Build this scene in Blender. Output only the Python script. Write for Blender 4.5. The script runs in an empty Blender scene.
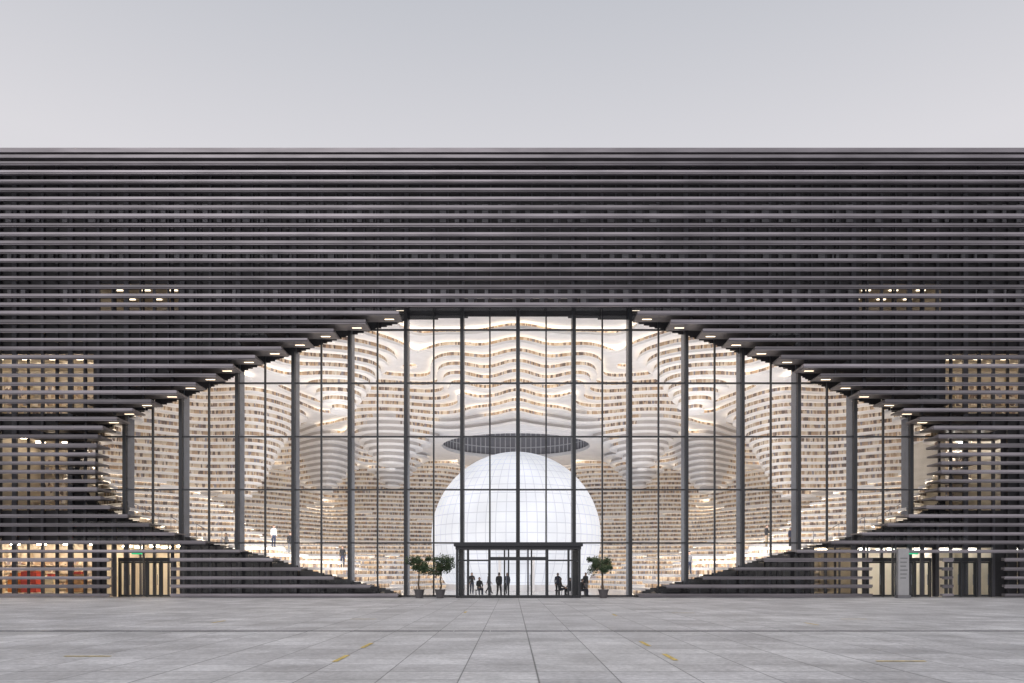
import bpy, bmesh, math, random
import numpy as np
from mathutils import Vector, Matrix
random.seed(7)
R=math.radians
scn=bpy.context.scene
scn.view_settings.view_transform='Standard'; scn.view_settings.look='None'; scn.view_settings.exposure=0

# ---------------------------------------------------------------- materials
def mat(name, col, rough=0.6, metal=0.0, emis=None, estr=0, var=0.0, vscale=3.0, bump=0.0, bscale=20):
    m=bpy.data.materials.new(name); m.use_nodes=True
    nt=m.node_tree; b=nt.nodes['Principled BSDF']
    b.inputs['Base Color'].default_value=(*col,1); b.inputs['Roughness'].default_value=rough
    b.inputs['Metallic'].default_value=metal
    if emis: 
        b.inputs['Emission Color'].default_value=(*emis,1); b.inputs['Emission Strength'].default_value=estr
    tc=nt.nodes.new('ShaderNodeTexCoord')
    if var>0:
        n=nt.nodes.new('ShaderNodeTexNoise'); n.inputs['Scale'].default_value=vscale; n.inputs['Detail'].default_value=5
        nt.links.new(tc.outputs['Object'],n.inputs['Vector'])
        r=nt.nodes.new('ShaderNodeMapRange'); r.inputs[1].default_value=.3; r.inputs[2].default_value=.7
        r.inputs[3].default_value=1-var; r.inputs[4].default_value=1+var
        nt.links.new(n.outputs['Fac'],r.inputs[0])
        v=nt.nodes.new('ShaderNodeVectorMath'); v.operation='SCALE'; v.inputs[0].default_value=col
        nt.links.new(r.outputs[0],v.inputs['Scale']); nt.links.new(v.outputs[0],b.inputs['Base Color'])
    return m

def louvre_mat():
    m=mat('louvre_aluminium',(.2,.19,.2),.42,.3)
    nt=m.node_tree; b=nt.nodes['Principled BSDF']
    g=nt.nodes.new('ShaderNodeNewGeometry')
    r=nt.nodes.new('ShaderNodeMapRange'); r.inputs[3].default_value=.6; r.inputs[4].default_value=1.55
    nt.links.new(g.outputs['Random Per Island'],r.inputs[0])
    tc=nt.nodes.new('ShaderNodeTexCoord')
    mp=nt.nodes.new('ShaderNodeMapping'); mp.inputs['Scale'].default_value=(.27,2,2)
    n=nt.nodes.new('ShaderNodeTexNoise'); n.inputs['Scale'].default_value=1.2; n.inputs['Detail'].default_value=4
    nt.links.new(tc.outputs['Object'],mp.inputs[0]); nt.links.new(mp.outputs[0],n.inputs['Vector'])
    r2=nt.nodes.new('ShaderNodeMapRange'); r2.inputs[1].default_value=.3;r2.inputs[2].default_value=.7;r2.inputs[3].default_value=.76; r2.inputs[4].default_value=1.24
    nt.links.new(n.outputs['Fac'],r2.inputs[0])
    mu=nt.nodes.new('ShaderNodeMath'); mu.operation='MULTIPLY'
    nt.links.new(r.outputs[0],mu.inputs[0]); nt.links.new(r2.outputs[0],mu.inputs[1])
    v=nt.nodes.new('ShaderNodeVectorMath'); v.operation='SCALE'; v.inputs[0].default_value=(.19,.176,.194)
    nt.links.new(mu.outputs[0],v.inputs['Scale']); nt.links.new(v.outputs[0],b.inputs['Base Color'])
    return m

def glass_mat(name='clear_glass', tint=(.95,.97,.98), refl=1.0):
    m=bpy.data.materials.new(name); m.use_nodes=True; nt=m.node_tree; nt.nodes.clear()
    o=nt.nodes.new('ShaderNodeOutputMaterial'); t=nt.nodes.new('ShaderNodeBsdfTransparent'); t.inputs[0].default_value=(*tint,1)
    g=nt.nodes.new('ShaderNodeBsdfGlossy'); g.inputs['Roughness'].default_value=.02
    f=nt.nodes.new('ShaderNodeFresnel'); f.inputs[0].default_value=1.5
    mu=nt.nodes.new('ShaderNodeMath'); mu.operation='MULTIPLY'; mu.inputs[1].default_value=refl
    mx=nt.nodes.new('ShaderNodeMixShader')
    nt.links.new(f.outputs[0],mu.inputs[0]); nt.links.new(mu.outputs[0],mx.inputs[0])
    nt.links.new(t.outputs[0],mx.inputs[1]); nt.links.new(g.outputs[0],mx.inputs[2]); nt.links.new(mx.outputs[0],o.inputs[0])
    return m

def book_mat(name, estr=0.0, sx=4.0, sz=.9):
    m=mat(name,(.5,.4,.3),.7); nt=m.node_tree; b=nt.nodes['Principled BSDF']
    tc=nt.nodes.new('ShaderNodeTexCoord')
    mp=nt.nodes.new('ShaderNodeMapping'); mp.inputs['Scale'].default_value=(sx,sx,sz)
    nt.links.new(tc.outputs['Object'],mp.inputs[0])
    v=nt.nodes.new('ShaderNodeTexVoronoi'); v.inputs['Scale'].default_value=1.0
    nt.links.new(mp.outputs[0],v.inputs['Vector'])
    s=nt.nodes.new('ShaderNodeSeparateColor'); nt.links.new(v.outputs['Color'],s.inputs[0])
    cr=nt.nodes.new('ShaderNodeValToRGB'); cr.color_ramp.interpolation='CONSTANT'
    e=cr.color_ramp.elements
    e[0].position=0; e[0].color=(.11,.08,.07,1); e[1].position=.14; e[1].color=(.33,.24,.17,1)
    for p,c in [(.3,(.46,.38,.30)),(.45,(.21,.155,.13)),(.55,(.52,.44,.35)),(.72,(.36,.26,.17)),(.84,(.19,.18,.21)),(.9,(.55,.49,.43))]:
        x=e.new(p); x.color=(*c,1)
    nt.links.new(s.outputs[0],cr.inputs[0])
    nt.links.new(cr.outputs[0],b.inputs['Base Color'])
    if estr>0:
        nt.links.new(cr.outputs[0],b.inputs['Emission Color']); b.inputs['Emission Strength'].default_value=estr  # faint glow put into the book colours in place of shelf light
    return m

M_louv=louvre_mat()
M_dark=mat('dark_cladding',(.04,.039,.045),.5,.2,var=.25,vscale=.6)
M_post=mat('cladding_posts',(.09,.09,.105),.5,.3)
M_steel=mat('grey_steel',(.16,.175,.21),.4,.4,var=.12,vscale=2)
M_mull=mat('dark_mullion',(.035,.037,.042),.4,.4)
M_white=mat('white_plaster',(.82,.81,.82),.55,var=.04,vscale=1.5)
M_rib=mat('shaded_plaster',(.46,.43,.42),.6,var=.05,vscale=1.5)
M_floor=mat('interior_floor',(.6,.59,.6),.25,var=.08,vscale=1)
M_led=mat('shelf_led',(.8,.8,.8),.5,emis=(1,.83,.63),estr=3.1)
M_book=book_mat('book_rows',.05,6.5,.9)
M_book2=book_mat('room_books',.15,5,3)
M_glass=glass_mat()
M_roomw=mat('room_wall',(.66,.61,.53),.7,var=.08,vscale=1)
M_green=mat('exit_sign_green',(.02,.3,.12),.5,emis=(.05,.9,.4),estr=.6)
M_stepm=mat('terrace_stone',(.13,.13,.14),.6,var=.2,vscale=.8)

# ---------------------------------------------------------------- helpers
def empty(name, loc=(0,0,0)):
    o=bpy.data.objects.new(name,None); scn.collection.objects.link(o); o.location=loc; o.empty_display_size=.5; return o
def mesh_obj(name, verts, faces, mats, mi=None, parent=None, smooth=False):
    me=bpy.data.meshes.new(name); me.from_pydata(verts,[],faces)
    for m in mats: me.materials.append(m)
    if mi is not None: me.polygons.foreach_set('material_index',mi)
    if smooth: me.polygons.foreach_set('use_smooth',[True]*len(faces))
    me.update(); o=bpy.data.objects.new(name,me); scn.collection.objects.link(o)
    if parent: o.parent=parent
    return o
class Boxes:
    def __init__(s): s.v=[];s.f=[];s.mi=[]
    def box(s,x0,x1,y0,y1,z0,z1,m=0):
        n=len(s.v)
        s.v+=[(x0,y0,z0),(x1,y0,z0),(x1,y1,z0),(x0,y1,z0),(x0,y0,z1),(x1,y0,z1),(x1,y1,z1),(x0,y1,z1)]
        s.f+=[(n,n+3,n+2,n+1),(n+4,n+5,n+6,n+7),(n,n+1,n+5,n+4),(n+1,n+2,n+6,n+5),(n+2,n+3,n+7,n+6),(n+3,n,n+4,n+7)]
        s.mi+=[m]*6
    def quad(s,a,b,c,d,m=0):
        n=len(s.v); s.v+=[a,b,c,d]; s.f.append((n,n+1,n+2,n+3)); s.mi.append(m)
    def tube(s,p,q,r0,r1,m=0,k=8):
        p=Vector(p);q=Vector(q);d=(q-p).normalized(); a=d.orthogonal().normalized(); b=d.cross(a); n=len(s.v)
        for i in range(k):
            t=2*math.pi*i/k; s.v.append(tuple(p+(a*math.cos(t)+b*math.sin(t))*r0))
        for i in range(k):
            t=2*math.pi*i/k; s.v.append(tuple(q+(a*math.cos(t)+b*math.sin(t))*r1))
        for i in range(k):
            j=(i+1)%k; s.f.append((n+i,n+j,n+k+j,n+k+i)); s.mi.append(m)
        s.f.append(tuple(range(n+k-1,n-1,-1))); s.f.append(tuple(range(n+k,n+2*k))); s.mi+=[m,m]
    def obj(s,name,mats,parent=None): return mesh_obj(name,s.v,s.f,mats,s.mi,parent)

# ---------------------------------------------------------------- eye outline
EZ=np.array([0,.5,1.1,1.8,2.7,3.5,4.3,5.2,5.9,6.6,7.7,9.6,10.9,11.8,12.6,13.2,13.9,14.5,15.2,15.8,16.4,17.0,17.5,18.0,18.55,18.9])
EW=np.array([7.3,8.3,10.9,13.6,16.5,19.7,22.5,24.9,26.3,27.0,27.2,27.2,26.9,25.4,23.9,22.1,20.6,19.2,17.9,16.1,14.3,12.6,11.0,9.0,7.0,0])
def eye(z): return float(np.interp(z,EZ,EW)) if z<18.75 else 0.0
def zlo(x): return float(np.interp(abs(x),EW[:10],EZ[:10])) if abs(x)>7.4 else 0
def zhi(x): return float(np.interp(abs(x),EW[11:][::-1],EZ[11:][::-1]))
HX=62.0; TOP=28.9
bld=empty('library_building')

# ---------------------------------------------------------------- louvres
PITCH=.567
doors=[(-26.3,-22.4),(22.8,27.3),(28.0,31.3)]
lv=Boxes(); en=Boxes()
z=.12; k=0; YF=-1.8
rl=random.Random(3)
while z<TOP-.45:
    w=eye(z+.1)
    fh=.15+rl.uniform(-.025,.04) ; yf=YF+rl.uniform(-.05,.07); dp=.36+rl.uniform(-.06,.08)
    segs=[(-HX,-w),(w,HX)] if w>0 else [(-HX,HX)]
    if z<2.5:
        new=[]
        for a,b in segs:
            cur=a
            for d0,d1 in doors:
                if d0>=cur and d1<=b: new.append((cur,d0)); cur=d1
            new.append((cur,b))
        segs=new
    for a,b in segs:
        if b-a<.1: continue
        lv.box(a,b,yf,yf+dp,z,z+fh)
        lv.box(a+.02,b-.02,yf+.06,yf+.12,z-.07,z-.002)
    if 0<w:
        L=4.6 if z>9.5 else 2.6
        if z<2.4: L=1.8
        for sgn in (-1,1):
            a,b=(w+.01,w+L)
            if sgn<0: a,b=-b,-a
            en.box(a,b,yf+dp+.003,-.07,z+.03,z+fh-.02)
    z+=PITCH; k+=1
lv.obj('louvres',[M_louv],bld)
en.obj('stepped_soffits',[mat('soffit_panel',(.22,.2,.2),.5,.1,var=.1)],bld)
par=Boxes(); par.box(-HX,HX,YF-.05,1.0,TOP-.28,TOP); par.box(-HX,HX,YF-.02,YF+.4,TOP-.62,TOP-.42)
par.obj('parapet',[M_louv],bld)

ps=Boxes()
S=1.873
for i in range(-32,33):
    xx=i*S
    lo,hi=.05,TOP-.3
    th=.05 if i%2 else .09
    y0,y1=YF+.50,YF+.63
    if abs(xx)<27.5:
        if zlo(xx)>.6: ps.box(xx-th,xx+th,y0,y1,lo,zlo(xx)-.35)
        ps.box(xx-th,xx+th,y0,y1,max(zhi(xx),10.9)+.55,hi)
    else: ps.box(xx-th,xx+th,y0,y1,lo,hi)
ps.obj('louvre_hangers',[M_dark],bld)

# ---------------------------------------------------------------- back wall with openings
wins=[(-42,-28.5,12.3,16.3,'lib'),(28.7,42,12.3,16.3,'libr'),
      (-34.6,-30.2,5.8,10.9,'lib2'),(28.7,32.4,5.8,10.9,'lib3'),(-41,-36,5.8,10.5,'dim'),(34,42,5.8,10.5,'dim'),
      (-28.2,-22.8,19.1,21.0,'dimu'),(22.9,28.4,19.1,21.0,'dimu'),
      (-42,-28.6,.25,3.7,'shop'),(-27.6,-22.4,0,3.5,'hall'),(19.9,22.6,.25,3.3,'dim2'),(22.8,27.8,0,3.3,'hall2'),(28.2,31.8,0,3.3,'hall3'),(33.5,42,.25,3.3,'dim')]
bw=Boxes(); h=.1; zz=0
def hole(z):
    w=eye(z)
    if w<=0: return 0
    return w+ (1.9*max(0,1-abs(z-8.5)/5.5)+.35)
while zz<TOP-.3:
    zc=zz+h/2
    holes=[]
    w=hole(zc)
    if w>0: holes.append((-w,w))
    for a,b,c,d,_ in wins:
        if c<=zc<=d: holes.append((a,b))
    holes.sort(); cur=-HX
    for a,b in holes:
        if a>cur: bw.quad((cur,.35,zz),(a,.35,zz),(a,.35,zz+h),(cur,.35,zz+h))
        cur=max(cur,b)
    if cur<HX: bw.quad((cur,.35,zz),(HX,.35,zz),(HX,.35,zz+h),(cur,.35,zz+h))
    zz+=h
bw.obj('inner_wall',[M_dark],bld)
pw=Boxes()
for i in range(-64,65):
    xx=i*S/2
    if i%4==0: t=.16
    elif i%2==0: t=.09
    else: t=.045
    top0=max(zhi(xx)+1.0,11.9) if abs(xx)<29 else .05
    if abs(xx)>=29: pw.box(xx-t,xx+t,.18,.34,.05,TOP-.4)
    else:
        pw.box(xx-t,xx+t,.18,.34,top0,TOP-.4)
        if zlo(xx)>1.2: pw.box(xx-t,xx+t,.18,.34,.05,zlo(xx)-.8)
pw.obj('wall_mullions',[M_post],bld)
gs=Boxes()
for z0,z1,of in [(25.0,26.2,0),(22.4,23.2,.4),(19.6,20.6,.8)]:
    for i in range(-64,64):
        if 22.5<abs(i*S/2)<29 and z0<21: continue
        if random.random()<.2: continue
        gs.box(i*S/2+.34+of*.1+random.uniform(0,.2),(i+1)*S/2-.12,.05,.16,z0,z1)
gs.obj('metal_grating_panels',[mat('grating_panel',(.2,.2,.22),.5,.2,var=.5,vscale=.3)],bld)
sh=Boxes()
sh.box(-HX,-HX+.4,.4,66,0,TOP-.3); sh.box(HX-.4,HX,.4,66,0,TOP-.3); sh.box(-HX,HX,66.01,66.4,0,TOP-.3); sh.box(-HX,HX,1.01,66.4,TOP-.25,TOP-.02)
sh.obj('outer_shell',[M_dark],bld)

# rooms
rm=Boxes()
cfg={'lib':(28,'b'),'libr':(17,'b'),'lib2':(24,'b'),'lib3':(56,'b'),'dim':(6.0,'b'),'dimu':(3.0,'b'),'dim2':(20,'b'),'shop':(85,'b'),'hall':(60,'h'),'hall2':(48,'h'),'hall3':(20,'h')}
emats={}
for a,b,c,d,kd in wins:
    e,typ=cfg[kd]; y0=.36; y1=4.6
    if kd not in emats:
        emats[kd]=mat('ceiling_light_'+kd,(.9,.9,.9),.5,emis=(1,.82,.6) if kd not in('hall2','hall3','lib3','dim') else (.98,.95,.88),estr=e)
    if c<.1: c=.01
    rm.quad((a,y1,c),(b,y1,c),(b,y1,d),(a,y1,d),0)
    rm.quad((a,y0,c),(a,y1,c),(a,y1,d),(a,y0,d),0); rm.quad((b,y0,c),(b,y0,d),(b,y1,d),(b,y1,c),0)
    rm.quad((a,y0,c),(b,y0,c),(b,y1,c),(a,y1,c),0); rm.quad((a,y0,d),(a,y1,d),(b,y1,d),(b,y0,d),0)
    if typ=='b':
        zz=c+.25
        while zz+.55<d-.5:
            x=a+.15
            while x<b-.9:
                if random.random()<.85: rm.box(x,x+.82,y1-.32,y1-.06,zz+.03,zz+.03+random.uniform(.3,.42),1)
                x+=.95
            rm.box(a+.05,b-.05,y1-.36,y1-.05,zz-.03,zz+.02,2)
            zz+=.55
        x=a+.1
        while x<b-.05:
            rm.box(x-.03,x+.03,y1-.42,y1-.03,c+.02,d-.4,2); x+=.95
        x=a+1
        while x<b-1.5:
            if c>1: rm.box(x,x+1.3,1.8,2.5,c+.7,c+.75,2); rm.box(x+.05,x+.1,1.9,2.4,c,c+.7,2); rm.box(x+1.2,x+1.25,1.9,2.4,c,c+.7,2)
            x+=2.6
    x=a+.6
    L=Boxes()
    while x<b-.3:
        xe=min(x+.6,b-.1)
        L.box(x,xe,1.2,1.32,d-.12,d-.06); L.box(x,xe,2.9,3.02,d-.12,d-.06); x+=1.87
    L.obj('ceiling_lamps',[emats[kd]],bld)
M_shw=mat('shelf_boards',(.6,.54,.45),.6)
rm.obj('side_rooms',[M_roomw,M_book2,M_shw],bld)
sd=Boxes()
cols=[mat('display_orange',(.6,.22,.05),.5),mat('display_red',(.45,.06,.05),.5),mat('display_wood',(.4,.24,.12),.5),mat('display_cream',(.7,.62,.45),.5)]
x=-41
while x<-29:
    w=random.uniform(.5,1.1); hh=random.uniform(.7,1.9)
    sd.box(x,x+w,1.5,2.2,.26,.26+hh,random.choice([0,2,2,3,3,1])); sd.box(x+.1,x+w-.1,1.6,2.1,.262+hh,.45+hh,random.randint(0,3)); x+=w+random.uniform(.2,.9)
sd.obj('shop_displays',cols,bld)
def door_set(name,x0,x1,n):
    e=empty(name,((x0+x1)/2,0,0)); B=Boxes(); G=Boxes(); hw=(x1-x0)/2
    B.box(-hw,hw,-.5,-.3,2.35,2.6); 
    for i in range(n+1):
        xx=-hw+.06+(2*hw-.12)*i/n; B.box(xx-.05,xx+.05,-.5,-.36,0.01,2.35)
    for i in range(n):
        xa=-hw+.12+(2*hw-.14)*i/n; xb=-hw+(2*hw-.14)*(i+1)/n
        B.box(xa+.02,xb-.02,-.46,-.4,.02,.16); B.box(xa+.02,xb-.02,-.46,-.4,2.24,2.34); B.box(xa+.02,xa+.07,-.46,-.4,.16,2.24); B.box(xb-.07,xb-.02,-.46,-.4,.16,2.24)
        B.tube((xb-.14,-.5,.8),(xb-.14,-.5,1.5),.02,.02,1,6)
        G.quad((xa+.07,-.43,.16),(xb-.07,-.43,.16),(xb-.07,-.43,2.24),(xa+.07,-.43,2.24))
    B.obj('door_frame',[M_mull,M_steel],e); G.obj('door_panes',[M_glass],e)
door_set('glass_double_door',-26.4,-22.6,4); door_set('glass_double_door',23.0,27.3,4); door_set('glass_double_door',28.2,31.3,3)

# ---------------------------------------------------------------- curtain wall of the eye
cw=Boxes(); fins=Boxes(); gl=Boxes()
TR=[3.6,7.15,10.68,14.25,17.8]
for i in range(-16,17):
    xx=i*S
    if abs(xx)>29: continue
    lo=max(zlo(xx)-.5,.02) if abs(xx)<27.1 else 5
    hi=min(zhi(xx)+.9,19.2) if abs(xx)<27.1 else 11.8
    if i==0 or i%2==0:
        if abs(i)<2: lo=.02
        cw.box(xx-.11,xx+.11,-.10,.16,lo,hi)
        fins.box(xx-.13,xx+.13,.165,1.05,lo,hi)
    else: cw.box(xx-.05,xx+.05,-.06,.12,lo,hi)
for t in TR:
    w=hole(t)-.1; cw.box(-w,w,-.045,.1,t-.05,t+.05)
w0=8; cw.box(-w0,w0,-.045,.1,0.01,.12)
cw.obj('curtain_wall_mullions',[M_mull],bld); fins.obj('steel_fins',[M_steel],bld)
zs=[0]+TR+[19.3]
for i in range(-16,16):
    xa=i*S+.05; xb=(i+1)*S-.05
    for a,b in zip(zs[:-1],zs[1:]):
        xm=min(abs(xa),abs(xb)); 
        if xm>hole(min(max((a+b)/2,a if a>8 else b),18.3))+1.9: continue
        if i in (-2,-1,0,1) and a==0: continue
        t=[random.uniform(-.004,.004) for _ in range(4)]
        gl.quad((xa,t[0],a+.05),(xb,t[1],a+.05),(xb,t[2],b-.05),(xa,t[3],b-.05))
gl.obj('curtain_wall_glass',[M_glass],bld)

# ---------------------------------------------------------------- terraced interior
FX=np.array([0,8,11,13.5,16.5,19.6,22.5,25,26.5,28,30,33,37]); FZ=np.array([-.3,-.3,.8,1.4,2.2,3.1,3.9,4.7,5.6,7.5,9.6,12.5,16])
CX=np.array([0,4,7,11,14.4,18.3,21,24.3,27,28.5,31,34,38]); CZ=np.array([20.2,20.0,19.6,18.8,17.7,16.4,15.2,13.8,11.9,10.6,8,5,1])
OC=(0.0,26.5); OR=7.7
nx=221; ny=150; DX=.33
xs=(np.arange(nx)-(nx-1)/2)*DX; ys=.3+np.arange(ny)*DX*1.0
X,Y=np.meshgrid(xs,ys,indexing='ij'); A=np.sqrt(X**2+.3)
yb=np.maximum(0,Y-21)
Rr=np.sqrt(A**2+(yb*1.15)**2)-.12*np.minimum(Y,21)
damp=np.clip(Y/6,0.1,1)
wav=damp*(1.9*np.sin(.36*Y-.16*A+.6)+1.6*np.sin(.26*A+.5*Y+1.2)+.4*np.sin(.8*A-.3*Y))
dxo=X-OC[0]; dyo=Y-OC[1]; ro=np.sqrt(dxo**2+dyo**2); th=np.arctan2(np.sqrt(dxo**2+.5),-dyo)
HF=np.interp(Rr+wav*np.clip((Rr-5)/8,0,1.3),FX,FZ)
base=np.interp(Rr+wav*1.4*np.clip((Rr-2)/8,0,1.5),CX,CZ)
wd=7.8+2.0*np.cos(6*th)
fun=np.exp(-(np.maximum(ro-OR-.6,0)/wd)**2)
HC=base*(1-fun)+14.7*fun
FOLD=np.zeros_like(HC)
# hanging folds flowing down either side of the sphere
for cx,cy,am,sx_,sy_ in [(11.8,18.5,-4.6,3.2,3.6),(18.5,24,-5.2,3.4,4.6),(13.6,33,-4.4,2.8,4.2),(5.0,10.5,-1.9,1.8,3.6),(13.5,9,-2.3,2.2,3.2),(21.5,13,-2.6,2.4,4)]:
    for s in (-1,1):
        f=np.clip((ro-OR-.6)/1.6,0,1)*np.exp(-((X-s*cx)/sx_)**2-((Y-cy)/sy_)**2)
        HC=HC+am*f
        if am<-4: FOLD=np.maximum(FOLD,f)
HC=HC-.9*np.clip((ro-OR-.6)/2.5,0,1)*np.exp(-(X/1.5)**2-((Y-10)/5)**2)
HC=np.where(FOLD>.1,np.maximum(HC,HF+1.2),HC)
for cx,cy,am,sg in [(14,14,1.6,3.2),(19,7,.7,2.5),(12,26,2.2,3.0)]:
    for s in (-1,1): HF=HF+am*np.clip((Rr-8)/3,0,1)*np.exp(-((X-s*cx)**2+((Y-cy))**2)/sg**2)
SMOOTH=(ro<OR+4.0)|((FOLD>.45))

def stepped(G,sign,name,mats,mask,p=.5,dl=.1,frac=.6,white=None):
    V=[];F=[];MI=[]
    def clip(poly,c,keep_ge):
        out=[];n=len(poly)
        for i in range(n):
            a=poly[i]; b=poly[(i+1)%n]
            ia=(a[2]>=c) if keep_ge else (a[2]<=c); ib=(b[2]>=c) if keep_ge else (b[2]<=c)
            if ia: out.append(a)
            if ia!=ib:
                t=(c-a[2])/(b[2]-a[2]); out.append((a[0]+(b[0]-a[0])*t,a[1]+(b[1]-a[1])*t,c))
        return out
    def addpoly(poly,z,m):
        if len(poly)<3: return
        n=len(V); 
        for q in poly: V.append((q[0],q[1],z*sign))
        F.append(tuple(range(n,n+len(poly)))); MI.append(m)
    def addv(tri,c,z0,z1,m):
        pts=[]
        for i in range(3):
            a=tri[i]; b=tri[(i+1)%3]
            if (a[2]<c)!=(b[2]<c):
                t=(c-a[2])/(b[2]-a[2]); pts.append((a[0]+(b[0]-a[0])*t,a[1]+(b[1]-a[1])*t))
        if len(pts)!=2: return
        n=len(V); (ax,ay),(bx,by)=pts
        V.extend([(ax,ay,z0*sign),(bx,by,z0*sign),(bx,by,z1*sign),(ax,ay,z1*sign)]); F.append((n,n+1,n+2,n+3)); MI.append(m)
    for i in range(nx-1):
        for j in range(ny-1):
            if not mask[i,j]: continue
            wh=(white is not None and white[i,j])
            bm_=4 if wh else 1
            P=[(xs[i],ys[j],G[i,j]),(xs[i+1],ys[j],G[i+1,j]),(xs[i+1],ys[j+1],G[i+1,j+1]),(xs[i],ys[j+1],G[i,j+1])]
            for tri in ((P[0],P[1],P[2]),(P[0],P[2],P[3])):
                g0=min(t[2] for t in tri); g1=max(t[2] for t in tri)
                k0=math.floor((g0-dl)/p)-1; k1=math.floor(g1/p)+1
                for kk in range(k0,k1+1):
                    L=kk*p
                    if g1>L and g0<L+p+dl:
                        q=clip(list(tri),L,True) if g0<L else list(tri)
                        if q and g1>L+p+dl: q=clip(q,L+p+dl,False)
                        addpoly(q,L+p,0 if sign<0 or kk>=0 else 3)
                    if g1>L and g0<L+dl:
                        q=clip(list(tri),L,True) if g0<L else list(tri)
                        if q and g1>L+dl: q=clip(q,L+dl,False)
                        addpoly(q,L+frac*p,0 if (wh and sign<0) else 2)
                    if g0<L<=g1: addv(tri,L,L+frac*p,L+p,0)
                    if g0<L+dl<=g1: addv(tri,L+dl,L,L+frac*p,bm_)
    return mesh_obj(name,V,F,mats,MI,bld)
def cellmask(fn):
    m=np.zeros((nx,ny),bool); v=fn; m[:-1,:-1]=v[:-1,:-1]|v[1:,:-1]|v[:-1,1:]|v[1:,1:]; return m
mf=cellmask(HF<HC+1.2)
mc=mf.copy(); rc=cellmask(ro<OR+.15); mc&=~rc
stepped(HF,1,'bookshelf_terraces',[M_white,M_book,M_led,M_floor],mf)
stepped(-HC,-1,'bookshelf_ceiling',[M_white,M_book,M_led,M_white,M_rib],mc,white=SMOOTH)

# oculus
oc=Boxes(); N=84
for i in range(N):
    a=2*math.pi*i/N; b=2*math.pi*(i+1)/N
    def pt(r,t,z): return (OC[0]+r*math.sin(t),OC[1]+r*math.cos(t),z)
    oc.quad(pt(OR-.2,a,14.45),pt(OR-.2,b,14.45),pt(OR+.9,b,14.45),pt(OR+.9,a,14.45),0)
    oc.quad(pt(OR-.2,a,14.45),pt(OR-.2,a,14.8),pt(OR-.2,b,14.8),pt(OR-.2,b,14.45),0)
    oc.quad(pt(OR+.9,a,14.45),pt(OR+.9,b,14.45),pt(OR+.9,b,14.7),pt(OR+.9,a,14.7),0)
    oc.quad(pt(OR+.2,a,14.5),pt(OR+.2,b,14.5),pt(OR+.2,b,21),pt(OR+.2,a,21),1)
    oc.tube(pt(OR+.02,a,14.6),pt(OR+.02,a,20.9),.07,.07,2,4)
for zz in (15.6,16.8,18,19.2):
    for i in range(N):
        a=2*math.pi*i/N; b=2*math.pi*(i+1)/N
        oc.quad(pt(OR+.1,a,zz),pt(OR+.1,b,zz),pt(OR+.1,b,zz+.12),pt(OR+.1,a,zz+.12),2)
oc.box(-OR,OR,26.5-OR,26.5+OR,21.01,21.1,1)
oc.obj('oculus',[M_white,mat('oculus_dark',(.3,.3,.34),.6),mat('oculus_fins',(.7,.7,.74),.5)],bld)

# ---------------------------------------------------------------- luminous sphere
def sphere_mat():
    m=bpy.data.materials.new('led_sphere_skin'); m.use_nodes=True; nt=m.node_tree; b=nt.nodes['Principled BSDF']
    b.inputs['Base Color'].default_value=(.25,.25,.27,1); b.inputs['Roughness'].default_value=.4
    tc=nt.nodes.new('ShaderNodeTexCoord'); br=nt.nodes.new('ShaderNodeTexBrick')
    mp=nt.nodes.new('ShaderNodeMapping'); mp.inputs['Scale'].default_value=(56,28,1)
    nt.links.new(tc.outputs['UV'],mp.inputs[0]); nt.links.new(mp.outputs[0],br.inputs['Vector'])
    br.offset=0; br.inputs['Scale'].default_value=1; br.inputs['Brick Width'].default_value=1; br.inputs['Row Height'].default_value=1; br.inputs['Mortar Size'].default_value=.05; br.inputs['Mortar Smooth'].default_value=.5
    br.inputs['Color1'].default_value=(.94,.95,1,1); br.inputs['Color2'].default_value=(.89,.91,.98,1); br.inputs['Mortar'].default_value=(.60,.62,.70,1)
    n=nt.nodes.new('ShaderNodeTexNoise'); n.inputs['Scale'].default_value=.25; nt.links.new(tc.outputs['Object'],n.inputs['Vector'])
    r=nt.nodes.new('ShaderNodeMapRange'); r.inputs[1].default_value=.3; r.inputs[2].default_value=.7; r.inputs[3].default_value=.68; r.inputs[4].default_value=.88
    nt.links.new(n.outputs['Fac'],r.inputs[0]); nt.links.new(r.outputs[0],b.inputs['Emission Strength'])
    nt.links.new(br.outputs['Color'],b.inputs['Emission Color'])
    return m
sp=empty('spherical_auditorium',(0,24,5.15))
bm=bmesh.new(); bm.loops.layers.uv.new('UVMap'); bmesh.ops.create_uvsphere(bm,u_segments=112,v_segments=56,radius=8.3,calc_uvs=True)
me=bpy.data.meshes.new('sphere_shell'); bm.to_mesh(me); bm.free()
me.materials.append(sphere_mat()); me.polygons.foreach_set('use_smooth',[True]*len(me.polygons))
o=bpy.data.objects.new('sphere_shell',me); scn.collection.objects.link(o); o.parent=sp
B=Boxes()
for i in range(48):
    a=2*math.pi*i/48; b=2*math.pi*(i+1)/48; r=6.9
    B.quad((r*math.sin(a),r*math.cos(a),-5.14),(r*math.sin(b),r*math.cos(b),-5.14),(r*math.sin(b),r*math.cos(b),-4.5),(r*math.sin(a),r*math.cos(a),-4.5))
B.box(-1.6,-1.35,-7.9,-6.3,-5.14,-2.3); B.box(1.35,1.6,-7.9,-6.3,-5.14,-2.3); B.box(-1.6,1.6,-7.9,-6.3,-2.298,-2.0)
B.obj('sphere_base',[M_white],sp)

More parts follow.
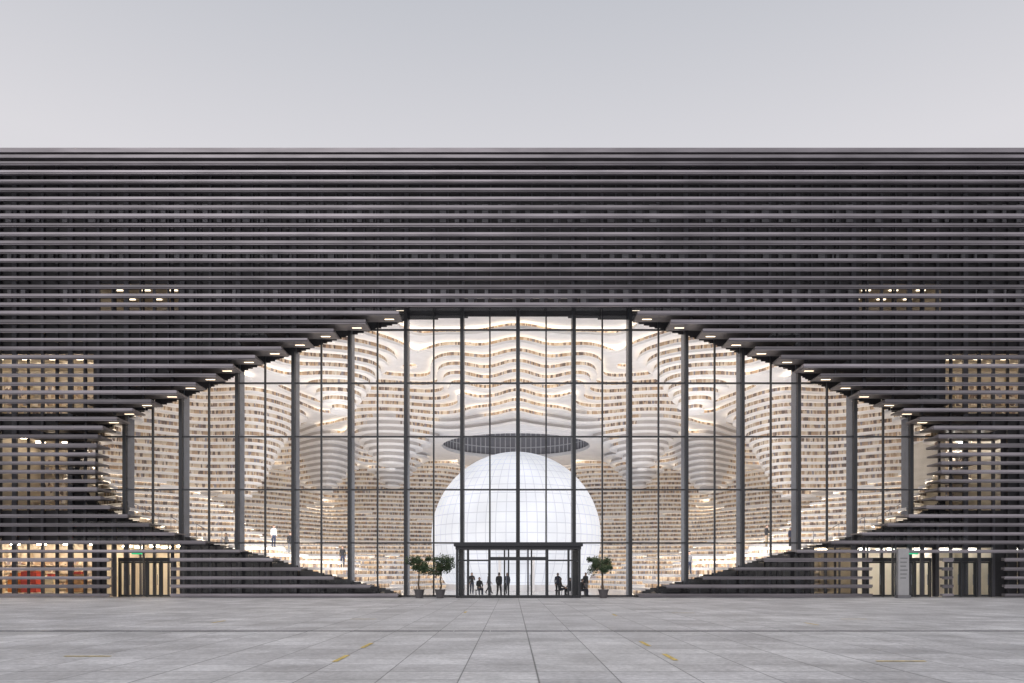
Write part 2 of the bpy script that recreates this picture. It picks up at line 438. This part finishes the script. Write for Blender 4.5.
# ---------------------------------------------------------------- entrance vestibule
ve=empty('entrance_vestibule',(0,0,0)); V=Boxes(); VG=Boxes()
yv=-2.2
V.box(-4.1,4.1,yv-.25,-.11,3.3,3.55); V.box(-4.0,4.0,yv-.1,-.11,3.1,3.295)
for xx in (-3.9,-3.2,-1.85,1.85,3.2,3.9): V.box(xx-.07,xx+.07,yv-.07,yv+.07,.01,3.1)
for xx in (-.62,.62): V.box(xx-.05,xx+.05,yv-.05,yv+.05,.01,3.1)
V.box(-3.83,-1.92,yv-.03,yv+.03,2.35,2.45); V.box(1.92,3.83,yv-.03,yv+.03,2.35,2.45); V.box(-1.78,1.78,yv-.06,yv+.06,2.4,2.62)
for s in (-1,1):
    V.box(s*3.9-.05,s*3.9+.05,-.15,-.05,.01,3.1); V.box(s*3.9-.04,s*3.9+.04,yv+.08,-.16,.01,.1); V.box(s*3.9-.04,s*3.9+.04,yv+.08,-.16,2.35,2.45)
    VG.quad((s*3.9,yv+.07,.1),(s*3.9,-.15,.1),(s*3.9,-.15,3.1),(s*3.9,yv+.07,3.1))
for a,b in ((-3.83,-3.27),(-3.13,-1.92),(-1.78,-.67),(-.57,.57),(.67,1.78),(1.92,3.13),(3.27,3.83)):
    VG.quad((a,yv,.05),(b,yv,.05),(b,yv,3.08),(a,yv,3.08))
    V.box(a,b,yv-.03,yv+.03,.01,.14)
for s in (-1,1):
    for x0 in (.75,): V.tube((s*x0,yv-.1,.8),(s*x0,yv-.1,1.5),.025,.025,1,6)
for xx in (-3.75,-1.88,-.9,.9,1.88,3.75): V.box(xx-.05,xx+.05,-.05,.05,.01,3.1)
V.obj('frame',[M_mull,M_steel],ve); VG.obj('panes',[M_glass],ve)

# ---------------------------------------------------------------- ground
def ground_mat():
    m=mat('granite_paving',(.3,.3,.3),.75); nt=m.node_tree; b=nt.nodes['Principled BSDF']
    tc=nt.nodes.new('ShaderNodeTexCoord')
    def brick(w,h,c1,c2,mo,ms,off=.5):
        br=nt.nodes.new('ShaderNodeTexBrick'); br.offset=off; br.inputs['Scale'].default_value=1
        br.inputs['Brick Width'].default_value=w; br.inputs['Row Height'].default_value=h; br.inputs['Mortar Size'].default_value=ms
        br.inputs['Mortar Smooth'].default_value=.3
        br.inputs['Color1'].default_value=(*c1,1); br.inputs['Color2'].default_value=(*c2,1); br.inputs['Mortar'].default_value=(*mo,1)
        nt.links.new(tc.outputs['Object'],br.inputs['Vector']); return br
    b1=brick(1.2,.9,(.49,.48,.485),(.62,.61,.615),(.22,.22,.22),.012,0)
    b2=brick(6.0,5.4,(1,1,1),(.94,.94,.95),(.74,.74,.74),.025,0)
    mx=nt.nodes.new('ShaderNodeMix'); mx.data_type='RGBA'; mx.blend_type='MULTIPLY'; mx.inputs[0].default_value=1
    nt.links.new(b1.outputs['Color'],mx.inputs[6]); nt.links.new(b2.outputs['Color'],mx.inputs[7])
    n=nt.nodes.new('ShaderNodeTexNoise'); n.inputs['Scale'].default_value=.45; n.inputs['Detail'].default_value=10; n.inputs['Roughness'].default_value=.72
    nt.links.new(tc.outputs['Object'],n.inputs['Vector'])
    r=nt.nodes.new('ShaderNodeMapRange'); r.inputs[1].default_value=.36; r.inputs[2].default_value=.62; r.inputs[3].default_value=.70; r.inputs[4].default_value=1.14
    nt.links.new(n.outputs['Fac'],r.inputs[0])
    n2=nt.nodes.new('ShaderNodeTexNoise'); n2.inputs['Scale'].default_value=9; n2.inputs['Detail'].default_value=8; n2.inputs['Roughness'].default_value=.7
    nt.links.new(tc.outputs['Object'],n2.inputs['Vector'])
    r2=nt.nodes.new('ShaderNodeMapRange'); r2.inputs[1].default_value=.3; r2.inputs[2].default_value=.7; r2.inputs[3].default_value=.72; r2.inputs[4].default_value=1.22
    nt.links.new(n2.outputs['Fac'],r2.inputs[0])
    mu=nt.nodes.new('ShaderNodeMath'); mu.operation='MULTIPLY'; nt.links.new(r.outputs[0],mu.inputs[0]); nt.links.new(r2.outputs[0],mu.inputs[1])
    v=nt.nodes.new('ShaderNodeVectorMath'); v.operation='SCALE'
    nt.links.new(mx.outputs[2],v.inputs[0]); nt.links.new(mu.outputs[0],v.inputs['Scale']); nt.links.new(v.outputs[0],b.inputs['Base Color'])
    rr=nt.nodes.new('ShaderNodeMapRange'); rr.inputs[3].default_value=.4; rr.inputs[4].default_value=.75; nt.links.new(n.outputs['Fac'],rr.inputs[0]); nt.links.new(rr.outputs[0],b.inputs['Roughness'])
    bp=nt.nodes.new('ShaderNodeBump'); bp.inputs['Strength'].default_value=.25; bp.inputs['Distance'].default_value=.01
    nt.links.new(b1.outputs['Fac'],bp.inputs['Height']); bp.invert=True; nt.links.new(bp.outputs[0],b.inputs['Normal'])
    return m
mesh_obj('plaza_paving',[(-600,-400,-.004),(600,-400,-.004),(600,600,-.004),(-600,600,-.004)],[(0,1,2,3)],[ground_mat()])
d=Boxes(); 
for x in range(-60,60,1): d.box(x+.01,x+.99,-29.45,-29.2,-.02,.003)
d.obj('drainage_channel',[mat('drain_iron',(.07,.07,.075),.6)])
d=Boxes(); d.box(-62,62,-2.1,-1.86,-.02,.03); d.obj('facade_kerb',[M_stepm])
yl=Boxes(); My=mat('worn_yellow_paint',(.6,.45,.15),.8,var=.5,vscale=8)
def dash(x,y,dx,dy,w=.05):
    l=math.hypot(dx,dy); ux,uy=-dy/l*w,dx/l*w
    yl.quad((x-ux,y-uy,.004),(x+dx-ux,y+dy-uy,.004),(x+dx+ux,y+dy+uy,.004),(x+ux,y+uy,.004))
for x,y in [(-3.6,-36.5),(-3.6,-34),(2.6,-36.3),(2.6,-33.6),(-2.3,-20),(3.5,-22),(-10,-26),(9,-27),(-14,-37.5),(13,-36)]:
    dash(x,y,0,1.1)
for x,y in [(-9,-35.6),(6.2,-36.4),(10.5,-35.8),(-6,-24),(6,-20),(-15,-30),(16,-31),(11,-24)]: dash(x,y,.9,0)
yl.obj('yellow_markings',[My])

# ---------------------------------------------------------------- plants
leafm=[mat('leaf_dark',(.03,.055,.025),.6),mat('leaf_mid',(.05,.08,.035),.6),mat('leaf_light',(.075,.10,.045),.6)]
M_bark=mat('bark',(.09,.065,.045),.9,var=.3,vscale=10); M_pot=mat('pot_glaze',(.08,.075,.08),.35)
def potted_tree(x,y,h,seed):
    rnd=random.Random(seed); e=empty('potted_ficus_tree',(x,y,0)); B=Boxes()
    B.tube((0,0,.01),(0,0,.5),.22,.33,1,16); B.tube((0,0,.502),(0,0,.56),.36,.36,1,16)
    p=Vector((0,0,.5)); 
    for i in range(4):
        q=p+Vector((rnd.uniform(-.08,.08),rnd.uniform(-.06,.06),(h-1.3)/4)); B.tube(p,q,.065-.009*i,.056-.009*i,0,8); p=q
    cl=[]
    for i in range(13):
        a=i*2.4; rr=rnd.uniform(.2,.82); c=p+Vector((math.cos(a)*rr,math.sin(a)*rr,rnd.uniform(-.1,.75)))
        B.tube(p,c,.03,.012,0,5); cl.append((c,rnd.uniform(.18,.36)))
    B.obj('trunk_and_pot',[M_bark,M_pot],e)
    Lf=Boxes()
    for c,r in cl:
        for _ in range(200):
            d=Vector((rnd.gauss(0,1),rnd.gauss(0,1),rnd.gauss(0,.8))).normalized()*r*rnd.uniform(.4,1.1); o=c+d
            u=Vector((rnd.gauss(0,1),rnd.gauss(0,1),rnd.gauss(0,1))).normalized(); v=u.orthogonal().normalized(); s=rnd.uniform(.03,.06)
            Lf.quad(o-u*s*1.4,o-v*s*.6,o+u*s*1.4,o+v*s*.6,2 if d.z>r*.3 else (1 if rnd.random()<.5 else 0))
    Lf.v=[tuple(q) for q in Lf.v]; Lf.obj('foliage',leafm,e)
potted_tree(-6.3,-2.3,2.65,1); potted_tree(-4.95,-2.5,2.5,2); potted_tree(5.4,-2.4,2.6,3)

# ---------------------------------------------------------------- people
skin=mat('skin',(.5,.32,.24),.6); hairm=mat('hair',(.02,.018,.016),.5)
def cloth(n,c): return mat('cloth_'+n,c,.85,var=.15,vscale=6)
CL={'black':cloth('black',(.02,.02,.024)),'navy':cloth('navy',(.03,.04,.08)),'grey':cloth('grey',(.2,.2,.21)),'white':cloth('white',(.7,.7,.7)),'red':cloth('red',(.35,.05,.05)),'blue':cloth('blue',(.08,.15,.3)),'khaki':cloth('khaki',(.3,.24,.16))}
shoe=mat('shoes',(.03,.03,.03),.5); lips=mat('lips',(.4,.15,.13),.5)
def person(x,y,z,rot,top,bot,pose='stand',h=1.7,name='visitor',hair_long=False):
    e=empty(name,(x,y,z)); e.rotation_euler=(0,0,rot)
    s=h/1.7; sit=pose=='sit'
    hip=.93 if not sit else .50
    off=hip-.93
    st=.22 if pose=='walk' else 0.0
    V=[];E=[];Rd=[]
    def add(p,r,par=None):
        V.append(Vector(p)*s); Rd.append(r*s)
        if par is not None: E.append((par,len(V)-1))
        return len(V)-1
    pel=add((0,0,.95+off),(.155)); wa=add((0,0,1.1+off),.135,pel); ch=add((0,0.0,1.28+off),.16,wa); sho=add((0,.01,1.39+off),.125,ch); nk=add((0,0,1.48+off),.058,sho); add((0,-.015,1.56+off),.058,nk)
    hands=[]
    for sd in (-1,1):
        a=add((sd*.165,0,1.38+off),.068,sho)
        if pose=='phone' and sd==1: el=(sd*.22,-.08,1.12+off); ha=(sd*.10,-.30,1.24+off)
        elif sit: el=(sd*.21,-.06,1.13+off); ha=(sd*.12,-.34,1.02+off)
        else: el=(sd*.205,.03-sd*st*.3,1.12+off); ha=(sd*.205,-.04-sd*st*.9,.88+off)
        b=add(el,.052,a); c=add(ha,.036,b); hd=(Vector(ha)-Vector(el)).normalized(); pm=Vector(ha)+hd*.06; add(pm,.036,c); hands.append((pm*s,hd,sd))
    for sd in (-1,1):
        a=add((sd*.09,0,.88+off),.105,pel)
        if sit: kn=(sd*.12,-.42,.50); an=(sd*.12,-.40,.09)
        else: kn=(sd*.092,-.02+sd*st*.35-(.05 if pose=='walk' else 0),.50); an=(sd*.09,.03+sd*st*1.1,.09)
        b=add(kn,.076,a); c=add(an,.055,b); add((an[0],an[1]-.16,.04),.04,c)
    me=bpy.data.meshes.new('body'); me.from_pydata([tuple(v) for v in V],E,[]); o=bpy.data.objects.new('body',me); scn.collection.objects.link(o)
    md=o.modifiers.new('s','SKIN'); 
    for i,sv in enumerate(me.skin_vertices[0].data): sv.radius=(Rd[i],Rd[i]*(.8 if i in (wa,ch,sho,pel) else 1)); sv.use_root=(i==0)
    o.modifiers.new('ss','SUBSURF').levels=1
    dg=bpy.context.evaluated_depsgraph_get(); m2=bpy.data.meshes.new_from_object(o.evaluated_get(dg)); o.modifiers.clear(); o.data=m2
    for m in (CL[top],CL[bot],skin,shoe): m2.materials.append(m)
    for p in m2.polygons:
        c=p.center/s; p.use_smooth=True
        hd=any((p.center-q).length<.075*s for q,_,_ in hands)
        p.material_index=2 if (hd or c.z>1.475+off) else (3 if c.z<.09 else (1 if (c.z<.93+off and (sit or abs(c.x)<.17)) else 0))
    o.parent=e
    F=Boxes()
    for q,d,sd in hands:
        sdv=Vector((0,1,0)) if abs(d.y)<.7 else Vector((1,0,0)); pn=d.cross(sdv).normalized()
        for k in range(4):
            b0=q+sdv*(.027-.018*k)*s+d*.02*s; l=(.065,.078,.072,.055)[k]*s; m=b0+d*l*.55; t=m+(d*.8+pn*.5*sd).normalized()*l*.5
            F.tube(b0,m,.0095*s,.009*s,0,6); F.tube(m,t,.009*s,.006*s,0,6)
        b0=q+sdv*.03*s-d*.02*s; F.tube(b0,b0+(sdv*.7+d).normalized()*.055*s,.012*s,.008*s,0,6)
    F.obj('fingers',[skin],e)
    bm=bmesh.new(); bmesh.ops.create_uvsphere(bm,u_segments=20,v_segments=16,radius=1)
    for v in bm.verts:
        c=v.co
        jaw=max(0,-c.z)
        c.x*=.080*(1-.28*jaw); c.y*=.100*(1-.12*jaw); c.z*=.122
        if c.y<-.08 and -.03<c.z<.02 and abs(c.x)<.02: c.y-=.022
        if c.y<-.07 and .01<c.z<.035 and .015<abs(c.x)<.05: c.y+=.008
    me=bpy.data.meshes.new('head'); bm.to_mesh(me)
    me.materials.append(skin); me.materials.append(hairm)
    for p in me.polygons:
        p.use_smooth=True; c=p.center; p.material_index=1 if (c.z>.055 or (c.y>.01 and c.z>-.05)) else 0
    bm.free(); ho=bpy.data.objects.new('head',me); scn.collection.objects.link(ho); ho.parent=e; ho.location=(0,-.02*s,(1.60+off)*s); ho.scale=(s,s,s)
    H=Boxes()
    for sd in (-1,1):
        H.tube((sd*.03,-.093,.012),(sd*.03,-.098,.012),.010,.008,1,8); H.tube((sd*.075,.0,-.01),(sd*.09,.015,-.005),.02,.026,0,8)
    H.tube((-.022,-.09,-.052),(.022,-.09,-.052),.006,.006,2,6)
    if hair_long: H.tube((0,.055,.05),(0,.075,-.17),.075,.05,1,10)
    ob=H.obj('facial_features',[skin,hairm,lips],e); ob.location=ho.location; ob.scale=ho.scale
    if sit:
        Bn=Boxes(); Bn.box(-.28,.28,-.12,.3,.34,.40); Bn.tube((-.22,-.05,.0),(-.22,-.05,.34),.02,.02,0,6); Bn.tube((.22,-.05,.0),(.22,-.05,.34),.02,.02,0,6); Bn.tube((-.22,.25,.0),(-.22,.25,.34),.02,.02,0,6); Bn.tube((.22,.25,.0),(.22,.25,.34),.02,.02,0,6); Bn.obj('stool',[M_mull],e)
for a in [(-2.75,4,0,.3,'black','navy','sit',1.72),(-1.25,-.9,0,2.9,'black','black','walk',1.62),(-.75,5,0,-.4,'navy','black','stand',1.6),
          (3.0,3,0,1.2,'black','navy','sit',1.7),(3.7,2.6,0,-.8,'black','black','sit',1.68),(2.75,1.6,0,.2,'navy','black','phone',1.6),
          (4.9,4,0,.5,'black','grey','stand',1.62),(-2.2,8,0,1.7,'grey','black','walk',1.6),(-3.4,6,0,.2,'black','navy','phone',1.62,'visitor',True),
          (4.4,1.5,0,2,'black','navy','sit',1.6)]:
    person(*a)
def fieldz(x,y):
    i=int(round(x/DX+(nx-1)/2)); j=int(round((y-.3)/DX)); g=HF[i,j]; 
    p=.5; k=math.floor((g-.1)/p); return max(0,(k+1)*p)
for x,y,t,b,ps_ in [(-18.2,6,'white','navy','stand'),(-17.1,6.5,'black','grey','walk'),(18.6,6,'black','khaki','phone'),(12.6,5,'grey','navy','stand'),(-13.5,8,'black','navy','stand'),(21.5,9,'navy','black','stand'),(-22.5,8,'grey','black','phone')]:
    person(x,y,fieldz(x,y)+.002,random.uniform(-1,1),t,b,ps_,1.68)

e=empty('sign_pylon',(24.4,-2.4,0)); B=Boxes(); B.box(-.34,.34,-.12,.12,.2,3.15); B.box(-.42,.42,-.2,.2,.0,.195,1)
for i in range(6): B.box(-.22,.24-.05*(i%3),-.128,-.121,2.5-.25*i,2.56-.25*i,1)
B.obj('panel',[mat('pylon_white',(.30,.30,.31),.5,var=.05),M_stepm],e)
for x in (-25.3,26.2):
    e=empty('exit_sign',(x,-.2,2.95)); B=Boxes(); B.box(-.35,.35,-.03,.03,-.12,.12); B.tube((-.2,0,.12),(-.2,0,.33),.01,.01,1,5); B.tube((.2,0,.12),(.2,0,.33),.01,.01,1,5); B.obj('panel',[M_green,M_mull],e)

# soffit downlights under the louvre ends
dl=Boxes()
z=.12
while z<18.6:
    w=eye(z+.1)
    if z>11 and w>0:
        for s in (-1,1):
            xx=s*(w+.8); dl.box(xx-.3,xx+.3,-.7,-.58,z+.015,z+.028)
    z+=PITCH
dl.obj('soffit_downlights',[mat('downlight',(.9,.9,.9),.5,emis=(1,.78,.52),estr=3)],bld)

hr=Boxes()
for s in (-1,1):
    for y0 in (3,):
        prev=None
        for k in range(9):
            x=s*(20+k*.9); zz=fieldz(x,y0); p=Vector((x,y0,zz+1.05)); hr.tube((x,y0,zz),p,.02,.02,0,5)
            if prev is not None: hr.tube(prev,p,.025,.025,0,5)
            prev=p
hr.obj('handrails',[M_steel],bld)

# ---------------------------------------------------------------- added interior fill lights
def area(name,loc,rot,sx,sy,power,col):
    l=bpy.data.lights.new(name,'AREA'); l.shape='RECTANGLE'; l.size=sx; l.size_y=sy; l.energy=power; l.color=col
    o=bpy.data.objects.new(name,l); scn.collection.objects.link(o); o.location=loc; o.rotation_euler=rot; o.parent=bld
area('added_atrium_fill',(0,1.2,14.0),(R(80),0,0),34,.5,800,(1,.95,.92))  # fill lamp added inside the facade to brighten the atrium, out of view
area('added_atrium_upfill',(-13,2.0,4.2),(R(125),0,0),10,.8,1100,(1,.95,.93))  # added fill lamp aimed up and back, no real fitting
area('added_atrium_upfill.001',(13,2.0,4.2),(R(125),0,0),10,.8,1100,(1,.95,.93))  # same added fill on the other side

# ---------------------------------------------------------------- sky, sun, camera
w=bpy.data.worlds.new('World'); scn.world=w; w.use_nodes=True; nt=w.node_tree
bg=nt.nodes['Background']
sky=nt.nodes.new('ShaderNodeTexSky'); sky.sky_type='NISHITA'; sky.sun_disc=False; sky.sun_elevation=R(40); sky.sun_rotation=R(200); sky.dust_density=3; sky.air_density=1
tc=nt.nodes.new('ShaderNodeTexCoord'); sx=nt.nodes.new('ShaderNodeSeparateXYZ'); nt.links.new(tc.outputs['Generated'],sx.inputs[0])
cr=nt.nodes.new('ShaderNodeValToRGB'); nt.links.new(sx.outputs['Z'],cr.inputs[0])
e=cr.color_ramp.elements; e[0].position=.0; e[0].color=(.84,.80,.80,1); e[1].position=1; e[1].color=(.46,.49,.55,1)
x=e.new(.45); x.color=(.78,.76,.785,1); x=e.new(.63); x.color=(.57,.585,.63,1)
sc=nt.nodes.new('ShaderNodeVectorMath'); sc.operation='SCALE'; sc.inputs['Scale'].default_value=.1
nt.links.new(sky.outputs[0],sc.inputs[0])
mx=nt.nodes.new('ShaderNodeMix'); mx.data_type='RGBA'; mx.inputs[0].default_value=.9
nt.links.new(sc.outputs[0],mx.inputs[6]); nt.links.new(cr.outputs[0],mx.inputs[7]); nt.links.new(mx.outputs[2],bg.inputs[0]); bg.inputs[1].default_value=1.0
sl=bpy.data.lights.new('sun','SUN'); sl.energy=1.4; sl.angle=R(25); sl.color=(1,.96,.94)
so=bpy.data.objects.new('sun',sl); scn.collection.objects.link(so); so.rotation_euler=(R(50),0,R(-20))
cam=bpy.data.cameras.new('camera'); co=bpy.data.objects.new('camera',cam); scn.collection.objects.link(co)
co.location=(-.4,-50,1.6); co.rotation_euler=(R(90),0,0); cam.sensor_width=36; cam.lens=750/1024*36; cam.shift_y=.226; cam.clip_end=2000; cam.clip_start=.1
scn.camera=co
